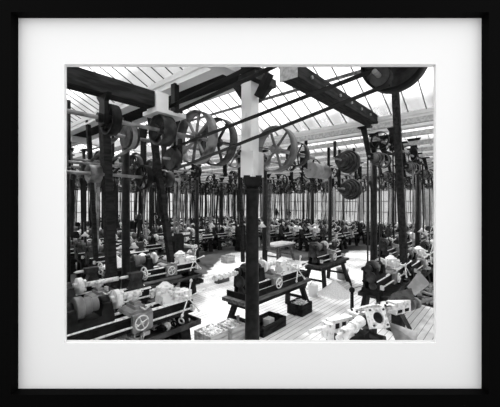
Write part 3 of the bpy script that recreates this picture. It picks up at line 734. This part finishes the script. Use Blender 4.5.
def fill_small(lx, ly, z, cnt, seed, label, x, y):
    rr = random.Random(seed); m = MB(); m.bbox((-lx/2, -ly/2, z-.03), (lx/2, ly/2, z))
    for k in range(cnt):
        a = rr.uniform(0, 6.28); p = Vector((rr.uniform(-.45, .45)*lx, rr.uniform(-.45, .45)*ly, z+rr.uniform(0, .05))); d = Vector((math.cos(a), math.sin(a), rr.uniform(-.3, .3)))*rr.uniform(.02, .045)
        m.cyl(p-d, p+d, rr.uniform(.012, .024), n=7)
    o = mk('small_casting', m, STEEL, None, (x, y, 0)); tag(o, label, 'castings', kind='stuff')
def crate(x, y, lx, ly, h, label, rz=0, m=WOODL, fill=None, seed=1):
    o = assemble('crate', crate_parts(lx, ly, h, m), (x, y, 0), rz); tag(o, label, 'crate')
    if fill: fill_small(lx-.08, ly-.08, h-.05, 70, seed, fill, x, y)
crate(3.82, 4.30, .42, .46, .30, 'left one of the pair of wooden crates at the bottom edge', fill='small castings heaped in the left crate at the bottom edge')
crate(4.28, 4.22, .34, .42, .31, 'right one of the pair of wooden crates at the bottom edge', fill='small castings heaped in the right crate at the bottom edge', seed=2)
crate(5.12, 3.98, .80, .46, .22, 'shallow dark box under the low dark bench', m=WOODD)
crate(6.42, 3.95, .46, .42, .27, 'dark crate of parts by the right-hand legs of the low bench', m=WOODD, fill='bright parts heaped in the crate by the bench legs', seed=3)
o = mk('tin_box', MB().bbox((-.1, -.08, 0), (.1, .08, .16)), CLOTH, None, (5.25, 4.02, .02)); tag(o, 'small white tin standing in the shallow dark box', 'tin')
# short pale post beside crates
p = on(238, 338, 0); o = mk('pipe_post', MB().cyl((0, 0, 0), (0, 0, .42), .028, n=12).cyl((0, 0, 0), (0, 0, .02), .07, n=12).rev((0, 0, .42), Z, [(0, .035), (.03, .035)], 12), STEELD, None, (p.x, p.y, 0)); tag(o, 'short pale pipe standing just left of the near column', 'pipe')

# bench in the right middle with tray, wheel, heap, bucket
b2 = assemble('workbench', bench_parts(2.0, .7, .80, mt=IRON2, legm=IRON), (9.2, 4.62, 0)); tag(b2, 'dark bench behind the pale heap, right of centre', 'workbench')
blp2 = []
for nm, mb, m_, par, org in lathe_parts(1.7, 1, False):
    if nm in ('leg', 'chip_tray'): continue
    q = MB(); q.v = [(v[0], v[1], v[2]-.70) for v in mb.v]; q.f, q.sm = mb.f, mb.sm
    blp2.append((nm, q, m_, None, (org[0], org[1], org[2]-.7)))
o = assemble('bench_lathe', blp2, (9.2, 4.66, .80)); tag(o, 'bench lathe on the dark bench behind the pale heap', 'lathe')
p = on(335, 294, 0); o = mk('swarf_heap', heap_mesh(.50, .42, 4, .04), SWARF, None, (p.x, p.y, 0)); tag(o, 'pale conical heap of turnings on the open floor', 'swarf heap', kind='stuff')
def bucket(p, label, r=.15, h=.34, m=CLOTH):
    b = empty('bucket', p); mk('body', MB().rev((0, 0, 0), Z, [(0, r*.8), (h, r), (h, r*.93), (.03, r*.74)], 20), m, b)
    mk('handle', MB().tube([(r*math.cos(a), 0, h+.02+.1*math.sin(a)*.6) for a in [k*PI/8 for k in range(9)]], .006), IRON, b); tag(b, label, 'bucket')
p = on(313, 296, 0); bucket((p.x, p.y, 0), 'white bucket on the floor left of the conical heap')
p = on(340, 280, 0); bucket((p.x+.2, p.y, 0), 'grey tub on the floor behind the conical heap', .22, .38, TIN)
# loose flywheel leaning
r = empty('loose_wheel', tuple(on(349, 287, 0))); mk('rim', MB().torus((0, 0, .26), Vector((.5, -.8, .3)), .23, .022, 30, 8), IRON, r); mk('spokes', MB().spokes((0, 0, .26), Vector((.5, -.8, .3)), .02, .23, 5, .03, .02).rev((-.02, 0, .26), X, [(0, .04), (.04, .04)], 12), IRON, r)
tag(r, 'loose thin wheel standing on the floor right of the conical heap', 'wheel')
p = on(352, 311, 0)
r = empty('stand', (p.x, p.y, 0)); mk('post', MB().rev((0, 0, 0), Z, [(0, .1), (.02, .1), (.03, .045), (.50, .04)], 14), IRON, r); mk('head', MB().rev((0, 0, .48), Z, [(0, .06), (.06, .075), (.1, .05), (.12, .02)], 14), IRON, r)
rod0 = Vector((0, 0, .56)); rod1 = Vector((.45, -.62, .80)); mk('rod', MB().cyl(rod0, rod1, .012, n=8), STEELD, r)
tag(r, 'black iron stand holding a thin rod, in front of the conical heap', 'stand')

# ------------------------------------------------------------------ loose castings bottom right
A = Vector((4.54, 2.61, .50)); B = Vector((7.9, 1.32, .50)); dv = (B-A).normalized(); pv = Vector((-dv.y, dv.x, 0)); az = math.atan2(dv.y, dv.x)
LEN = (B-A).length
r = empty('spindle_assembly', (A.x, A.y, 0), az)
def L2(t, s=0, z=0): return Vector((t, s, .5+z))
mk('spindle', MB().rev(L2(0), X, [(0, .035), (.35, .04), (.5, .05), (.5, .07), (.62, .07), (.62, .05), (1.2, .05)], 14), STEEL, r)
mk('bearing_block', MB().bbox((.46, -.07, .40), (.98, .09, .62)).bbox((.38, -.10, .30), (.48, .12, .58)), STEEL, r)
for t in (.54, .70, .86): mk('recess_shade', MB().bbox((t, -.078, .47), (t+.09, -.066, .56)), IRON, r)  # black pads on the flat face paint the shade of square holes
m = MB()
for s_ in (-1, 1): m.bbox((1.1, s_*.11-.03, .60), (1.98, s_*.11+.03, .67))
m.bbox((1.0, -.14, .58), (1.16, .14, .67)); m.bbox((1.78, -.14, .58), (2.08, .14, .67))
mk('slotted_bar', m, STEEL, r)
for t, q in ((1.08, -.06), (1.08, .06), (1.86, -.07), (1.86, .07), (2.0, 0)): mk('stud', MB().cyl((t, q, .67), (t, q, .70), .022, n=8), IRON2, r)
mk('inner_shaft', MB().cyl((1.0, 0, .58), (2.1, 0, .58), .05, n=14), IRON, r)
m = MB().bbox((2.14, -.10, .44), (2.62, .12, .68))
for t in (2.2, 2.42): mk('slot_shade', MB().bbox((t, -.108, .47), (t+.13, -.096, .53)), IRON, r)  # slots not cut: their inner shade is put on as black pads
mk('gear_case', m, STEEL, r)
mk('coupling', MB().rev((2.62, 0, .54), X, [(0, .06), (.08, .06), (.08, .13), (.14, .13), (.16, .07), (.26, .07), (.26, .12), (.34, .12), (.36, .04), (1.1, .04)], 16), STEELD, r)
for t, hh in ((.55, .36), (1.5, .52), (2.35, .40)): mk('trestle', MB().prism([(-.24, 0), (.24, 0), (.24, .06), (.12, .08), (.12, hh), (-.12, hh), (-.12, .08), (-.24, .06)], (t, 0, 0), Y, Z, .12), IRON, r)
tag(r, 'long dismantled machine spindle with bright blocks lying across the bottom right', 'machine part')
# flange block with bore
def bore_block(c, s, hole, ax_rot, label):
    n = 24; e = []; m = MB(); vs = []; fs = []; t = .11
    for z in (-t/2, t/2):
        for i in range(n):
            a = 2*PI*i/n; cx_, sx_ = math.cos(a), math.sin(a); k = s/2/max(abs(cx_), abs(sx_)); vs.append((cx_*k, sx_*k, z))
        for i in range(n):
            a = 2*PI*i/n; vs.append((hole*math.cos(a), hole*math.sin(a), z))
    for i in range(n):
        j = (i+1) % n
        fs += [(i, n+i, n+j, j), (2*n+i, 2*n+j, 3*n+j, 3*n+i), (i, j, 2*n+j, 2*n+i), (n+i, 3*n+i, 3*n+j, n+j)]
    m.add(vs, fs)
    r = empty('flange_block', c); o = mk('flange', m, STEEL, r); o.rotation_euler = ax_rot
    for a, bb in ((1, 1), (1, -1), (-1, 1), (-1, -1)): o2 = mk('bolt', MB().cyl((a*s*.38, bb*s*.38, t/2), (a*s*.38, bb*s*.38, t/2+.02), .018, n=8), IRON2, r); o2.rotation_euler = ax_rot
    b = MB().rev((0, 0, -.5), Z, [(0, hole*1.25), (.44, hole*1.25), (.44, hole*.99), (.515, hole*.99), (.515, 0)], 20); o3 = mk('barrel', b, IRON, r); o3.rotation_euler = ax_rot  # black end disc fills the bore, standing in for the shade inside
    tag(r, label, 'machine part')
bore_block(at(377, 318, 5.2), .33, .095, (math.radians(60), 0, math.radians(-40)), 'square bright flange with a round bore in front of the long spindle')
# stepped light cylinder
c0_ = at(362, 320, 5.15); c1_ = at(338, 339, 4.8)
r = empty('stepped_roller', tuple(c0_)); d = c1_-c0_; Ld = d.length
mk('barrel', MB().rev((0, 0, 0), d, [(0, .075), (.02, .09), (Ld*.35, .09), (Ld*.35, .10), (Ld*.42, .10), (Ld*.42, .085), (Ld*.62, .085), (Ld*.62, .10), (Ld*.8, .10), (Ld*.8, .06), (Ld, .055)], 22), STEEL, r)
m = MB(); m.bbox((-.2, -.12, -c0_.z), (.0, .14, -.16)); mk('block', m, IRON, r)
tag(r, 'bright stepped roller pointing to the lower left among the loose castings', 'machine part')
p0 = at(341, 339, 4.9); p1 = at(357, 333, 5.1); o = mk('steel_bar', MB().cyl((0, 0, 0), p1-p0, .026, n=10), STEEL, None, p0); tag(o, 'short bright bar beside the stepped roller', 'bar')
# iron base under the flange, plates
p = on(372, 345, 0)
m = MB(); m.prism([(-.35, 0), (.35, 0), (.2, .25), (.12, .42), (-.12, .42), (-.2, .25)], (0, 0, 0), X, Z, .5); o = mk('iron_pedestal', m, IRON, None, (4.95+.35, 1.62+.25, 0)); tag(o, 'dark iron pedestal under the square bright flange', 'machine part')
def plate(pts, label, m=TIN, name='metal_plate', t=.02):
    pts = [Vector(q) for q in pts]; o0 = pts[0]; nrm = (pts[1]-pts[0]).cross(pts[2]-pts[0]).normalized(); n = len(pts)
    vs = [q-o0-nrm*t/2 for q in pts]+[q-o0+nrm*t/2 for q in pts]
    mb = MB().add(vs, [tuple(range(n))[::-1], tuple(range(n, 2*n))]+[(i, (i+1) % n, n+(i+1) % n, n+i) for i in range(n)])
    o = mk(name, mb, m, None, o0); tag(o, label, 'metal plate'); return o
def plane_pts(pxs, d0, dz=0): return [at(a, b, d) for a, b, d in pxs]
plate(plane_pts([(388, 322, 5.9), (392, 331, 5.75), (398, 345, 5.55), (416, 341, 5.35), (417, 332, 5.45)], 0), 'pale bent plate on the floor at the bottom right')
plate(plane_pts([(388, 299, 6.3), (393, 293, 6.4), (411, 288, 6.6), (415, 300, 6.3), (390, 305, 6.2)], 0), 'grey sheet plate propped behind the long spindle', IRON2)
plate(plane_pts([(407, 287, 6.7), (419, 271, 7.0), (430, 284, 6.7), (415, 296, 6.5)], 0), 'grey angled plate at the right edge above the spindle', TIN)
plate(plane_pts([(400, 315, 6.1), (404, 314, 6.1), (412, 329, 5.8), (409, 331, 5.8)], 0), 'narrow dark strut leaning on the long spindle', IRON2)

# heaps and tray bench on the left, pendant lamps, poles
b3 = assemble('workbench', bench_parts(1.7, .9, .88, mt=IRON2, legm=IRON), (4.55, 8.75, 0)); tag(b3, 'dark bench with two pale heaps, in the left-hand rows', 'workbench')
o = mk('swarf_heap', heap_mesh(.36, .30, 8, .05), SWARF, None, (4.08, 8.75, .88)); tag(o, 'left one of two pale conical heaps on the left bench', 'swarf heap', kind='stuff')
o = mk('swarf_heap', heap_mesh(.42, .28, 9, .05), SWARF, None, (4.9, 8.75, .88)); tag(o, 'right one of two pale conical heaps on the left bench', 'swarf heap', kind='stuff')
b4 = assemble('workbench', bench_parts(1.6, .8, .85, mt=WOODL, legm=WOODM), (11.5, 8.2, 0)); tag(b4, 'pale-topped table just right of the near column', 'workbench')
def lamp(px, py, d, label, r=.13, group=None):
    q = at(px, py, d); b = empty('pendant_lamp', q); mk('lamp_shade', MB().rev((0, 0, 0), Z, [(0, r), (.09, r*.25), (.13, .03), (.125, .02), (.08, r*.2), (.005, r*.95)], 20), CLOTH, b)
    mk('cord', MB().cyl((0, 0, .12), (0, 0, 4.5-q.z), .006, n=5), IRON, b); mk('bulb', MB().rev((0, 0, -.01), Z, [(0, .002), (.02, .03), (.06, .03), (.09, .012)], 10), CLOTH, b); tag(b, label, 'lamp', group)
lamp(134, 248, 7.2, 'small white cone lamp hanging low over the left lathes', .11)
lamp(262, 227, 7.4, 'small white cone lamp hanging right beside the near column', .11)
for k, (a, b, d) in enumerate([(85, 236, 9.5), (212, 226, 12), (300, 229, 13), (398, 226, 10.5), (330, 222, 16), (178, 222, 15), (422, 232, 9.5)]):
    lamp(a, b, d, 'white cone lamp hanging low over the crowded machines', .13, 'cone lamps over the far machines')
# timber poles
def pole(px0, py0, px1, py1, d, w, m, label):
    a, b = at(px0, py0, d), at(px1, py1, d); o = mk('timber_pole', MB().bar((0, 0, 0), b-a, w, w*.8), m, None, a); tag(o, label, 'pole'); return o
pole(395, 84, 404, 262, 6.2, .13, WOODD, 'dark leaning timber pole right of the slim column')
pole(150, 112, 171, 262, 6.9, .14, WOODD, 'dark leaning timber pole beneath the white bracket block')
pole(104, 118, 112, 285, 6.3, .20, WOODD, 'broad dark upright post among the left lathes, left of the column')
pole(88, 120, 96, 260, 8.4, .12, WOODD, 'thin dark post near the left edge')
pole(239, 150, 243, 262, 9.0, .10, WOODD, 'dark timber post just left of the near column')
pole(270, 183, 268, 250, 6.0, .06, WOODM, 'thin pale pole right of the near column')
# twin stepped drums hanging mid right
for (a, b, d, R, lab) in ((345, 161, 9.2, .36, 'large dark stepped cone pulley hanging right of centre'), (348, 189, 10.6, .38, 'dark round drum hanging below the stepped cone pulley'), (318, 171, 9.0, .22, 'pale cylindrical drum hanging right of centre')):
    q = at(a, b, d); r = empty('cone_pulley', q)
    if R < .3: mk('drum', MB().rev((-.45, 0, 0), X, [(0, R), (.9, R)], 26), TIN, r)
    else: mk('cone', conep(-.3, (R*.55, R*.7, R*.85, R), .16, n=28), IRON2, r)
    mk('shaft', MB().cyl((-.8, 0, 0), (.8, 0, 0), .03, n=8), STEELD, r); 
    for s in (-1, 1): mk('hanger', MB().bar((s*.7, 0, 0), (s*.7, 0, 4.5-q.z), .07, .06), IRON, r)
    tag(r, lab, 'pulley')
# heaps of small castings, bar ends and gears round the machines
def scrap(seed, cnt=60, rx=.85, ry=.24, hz=.24):
    rr = random.Random(seed); P = []
    mm = {STEEL: MB(), IRON2: MB(), IRON: MB(), STEELD: MB()}
    for k in range(cnt):
        m = mm[rr.choice((STEEL, STEEL, STEEL, IRON, IRON, STEELD))]; p = Vector((rr.uniform(-rx, rx), rr.uniform(-ry, ry), rr.uniform(.03, hz))); a = rr.uniform(0, 6.28); d = Vector((math.cos(a), math.sin(a), rr.uniform(-.5, .5))).normalized(); t = rr.random()
        if t < .35: l = rr.uniform(.1, .4); m.cyl(p-d*l/2, p+d*l/2, rr.uniform(.015, .04), n=7)
        elif t < .6: m.rev(p, d, [(0, .03), (0, rr.uniform(.05, .09)), (.03, .07), (.03, .03), (.07, .03)], 10)
        elif t < .8: m.torus(p+Z*.03, d, rr.uniform(.05, .09), .014, 12, 5)
        else: m.box(p, (rr.uniform(.08, .24), rr.uniform(.06, .14), rr.uniform(.04, .12)), a)
    return merged('scrap_heap', [('x', q, m, None, 0) for m, q in mm.items()])
SCR = [scrap(i, rx=.75, ry=.2) for i in range(6)]; SCT = [scrap(i+9, 40, .8, .26, .07) for i in range(4)]
rng = random.Random(5)
for kd, x, y, p, det in machines:
    if p[2] > 19 or kd > 3: continue
    zn, bd = zone(p[0]), band(p[2])
    for zz, yy in ((.54, 0), (0, .62)):
        if zz and rng.random() < .3: continue
        if pip(x, y+yy, AISLE): continue
        o = bpy.data.objects.new('scrap_heap', SCT[rng.randrange(4)] if zz else SCR[rng.randrange(6)]); C.objects.link(o); o.location = (x+.15, y+yy, zz); o.rotation_euler = (0, 0, rng.choice((0, PI)))
        tag(o, 'small bright castings and bar ends heaped %s, %s rows, %s' % ('in a lathe tray' if zz else 'on the floor between machines', bd, zn), 'castings', 'castings heaped %s, %s rows, %s' % ('in lathe trays' if zz else 'on the floor', bd, zn), 'stuff')
# stacked boxes of parts in the gaps between machines
BXM = [merged('parts_box', [('x', q[1], q[2], None, 0) for q in crate_parts(.42, .46, h, m_)]+[('y', heap_mesh(.19, .16, int(h*50), .3, 12, 4).add([], []), STEEL, None, 0)]) for h, m_ in ((.42, WOODL), (.55, CLOTH), (.36, WOODM), (.6, WOODL))]
for me, h in zip(BXM, (.42, .55, .36, .6)):
    k0 = len(me.vertices)-(1+12*4)
    for v in me.vertices[k0:]: v.co.z += h-.03
for kd, x, y, p, det in machines[6:]:
    if p[2] > 20 or rng.random() < .35: continue
    bx, by = x+1.38, y+rng.uniform(-.3, .3)
    if pip(bx, by, AISLE) or any(abs(bx-a) < .42 and abs(by-b) < .45 for a in CX for b in CY): continue
    if any(abs(bx-m2[1]) < 1.32 and abs(by-m2[2]) < .62 for m2 in machines) : continue
    if abs(bx-4.55) < 1.2 and abs(by-8.75) < .8 or abs(bx-9.2) < 1.4 and abs(by-4.6) < .7 or abs(bx-11.5) < 1.2 and abs(by-8.2) < .8: continue
    kk = rng.randrange(4); o = bpy.data.objects.new('parts_box', BXM[kk]); C.objects.link(o); o.location = (bx, by, 0)
    pq = proj(bx, by); tn = ('pale wooden', 'white', 'brown', 'tall pale wooden')[kk]
    tag(o, '%s box of parts between machines, %s rows, %s' % (tn.replace('brown', 'dark wooden'), band(pq[2]), zone(pq[0])), 'box', '%s boxes, %s rows, %s' % (tn, band(pq[2]), zone(pq[0])))
# loose things on the floor of the aisles
rng = random.Random(11)
for k, (a, b, sx, sy, h, m_) in enumerate([(222, 282, .5, .2, .12, WOODM), (228, 262, .5, .4, .3, WOODL), (300, 276, .4, .3, .2, WOODD), (368, 270, .5, .35, .12, WOODD), (196, 283, .4, .3, .12, WOODD)]):
    p = on(a, b, 0); crate(p.x, p.y, sx, sy, h, ['low box on the aisle floor left of the bench', 'pale crate at the far end of the left aisle', 'dark box between the two benches', 'flat dark box in the far right aisle', 'low dark box at the edge of the left machines'][k], m=m_)

# ------------------------------------------------------------------ light and camera
w = bpy.data.worlds.new('overcast_sky'); SC.world = w; w.use_nodes = True
bg = w.node_tree.nodes['Background']; bg.inputs['Color'].default_value = (1, 1, 1, 1); bg.inputs['Strength'].default_value = 1.3
s = bpy.data.lights.new('hazy_sun', 'SUN'); s.energy = 16.0; s.angle = math.radians(9); so = bpy.data.objects.new('hazy_sun', s); C.objects.link(so)
azs = YAW+math.radians(28); el = math.radians(52)
src = Vector((math.cos(azs)*math.cos(el), math.sin(azs)*math.cos(el), math.sin(el))); so.rotation_euler = src.to_track_quat('Z', 'Y').to_euler(); so.location = (10, 10, 20)
cam = bpy.data.cameras.new('camera'); co = bpy.data.objects.new('camera', cam); C.objects.link(co); SC.camera = co
cam.sensor_width = 36; cam.lens = 36*F/500; cam.clip_start = .05; cam.clip_end = 300
co.location = (0, 0, EYE); co.rotation_euler = (PI/2, 0, YAW-PI/2)
SC.view_settings.view_transform = 'Standard'; SC.view_settings.look = 'None'; SC.view_settings.gamma = 1; SC.view_settings.exposure = 0; SC.view_settings.use_curve_mapping = False
SC.cycles.use_denoising = True; SC.cycles.max_bounces = 8; SC.cycles.transparent_max_bounces = 24; SC.cycles.diffuse_bounces = 4
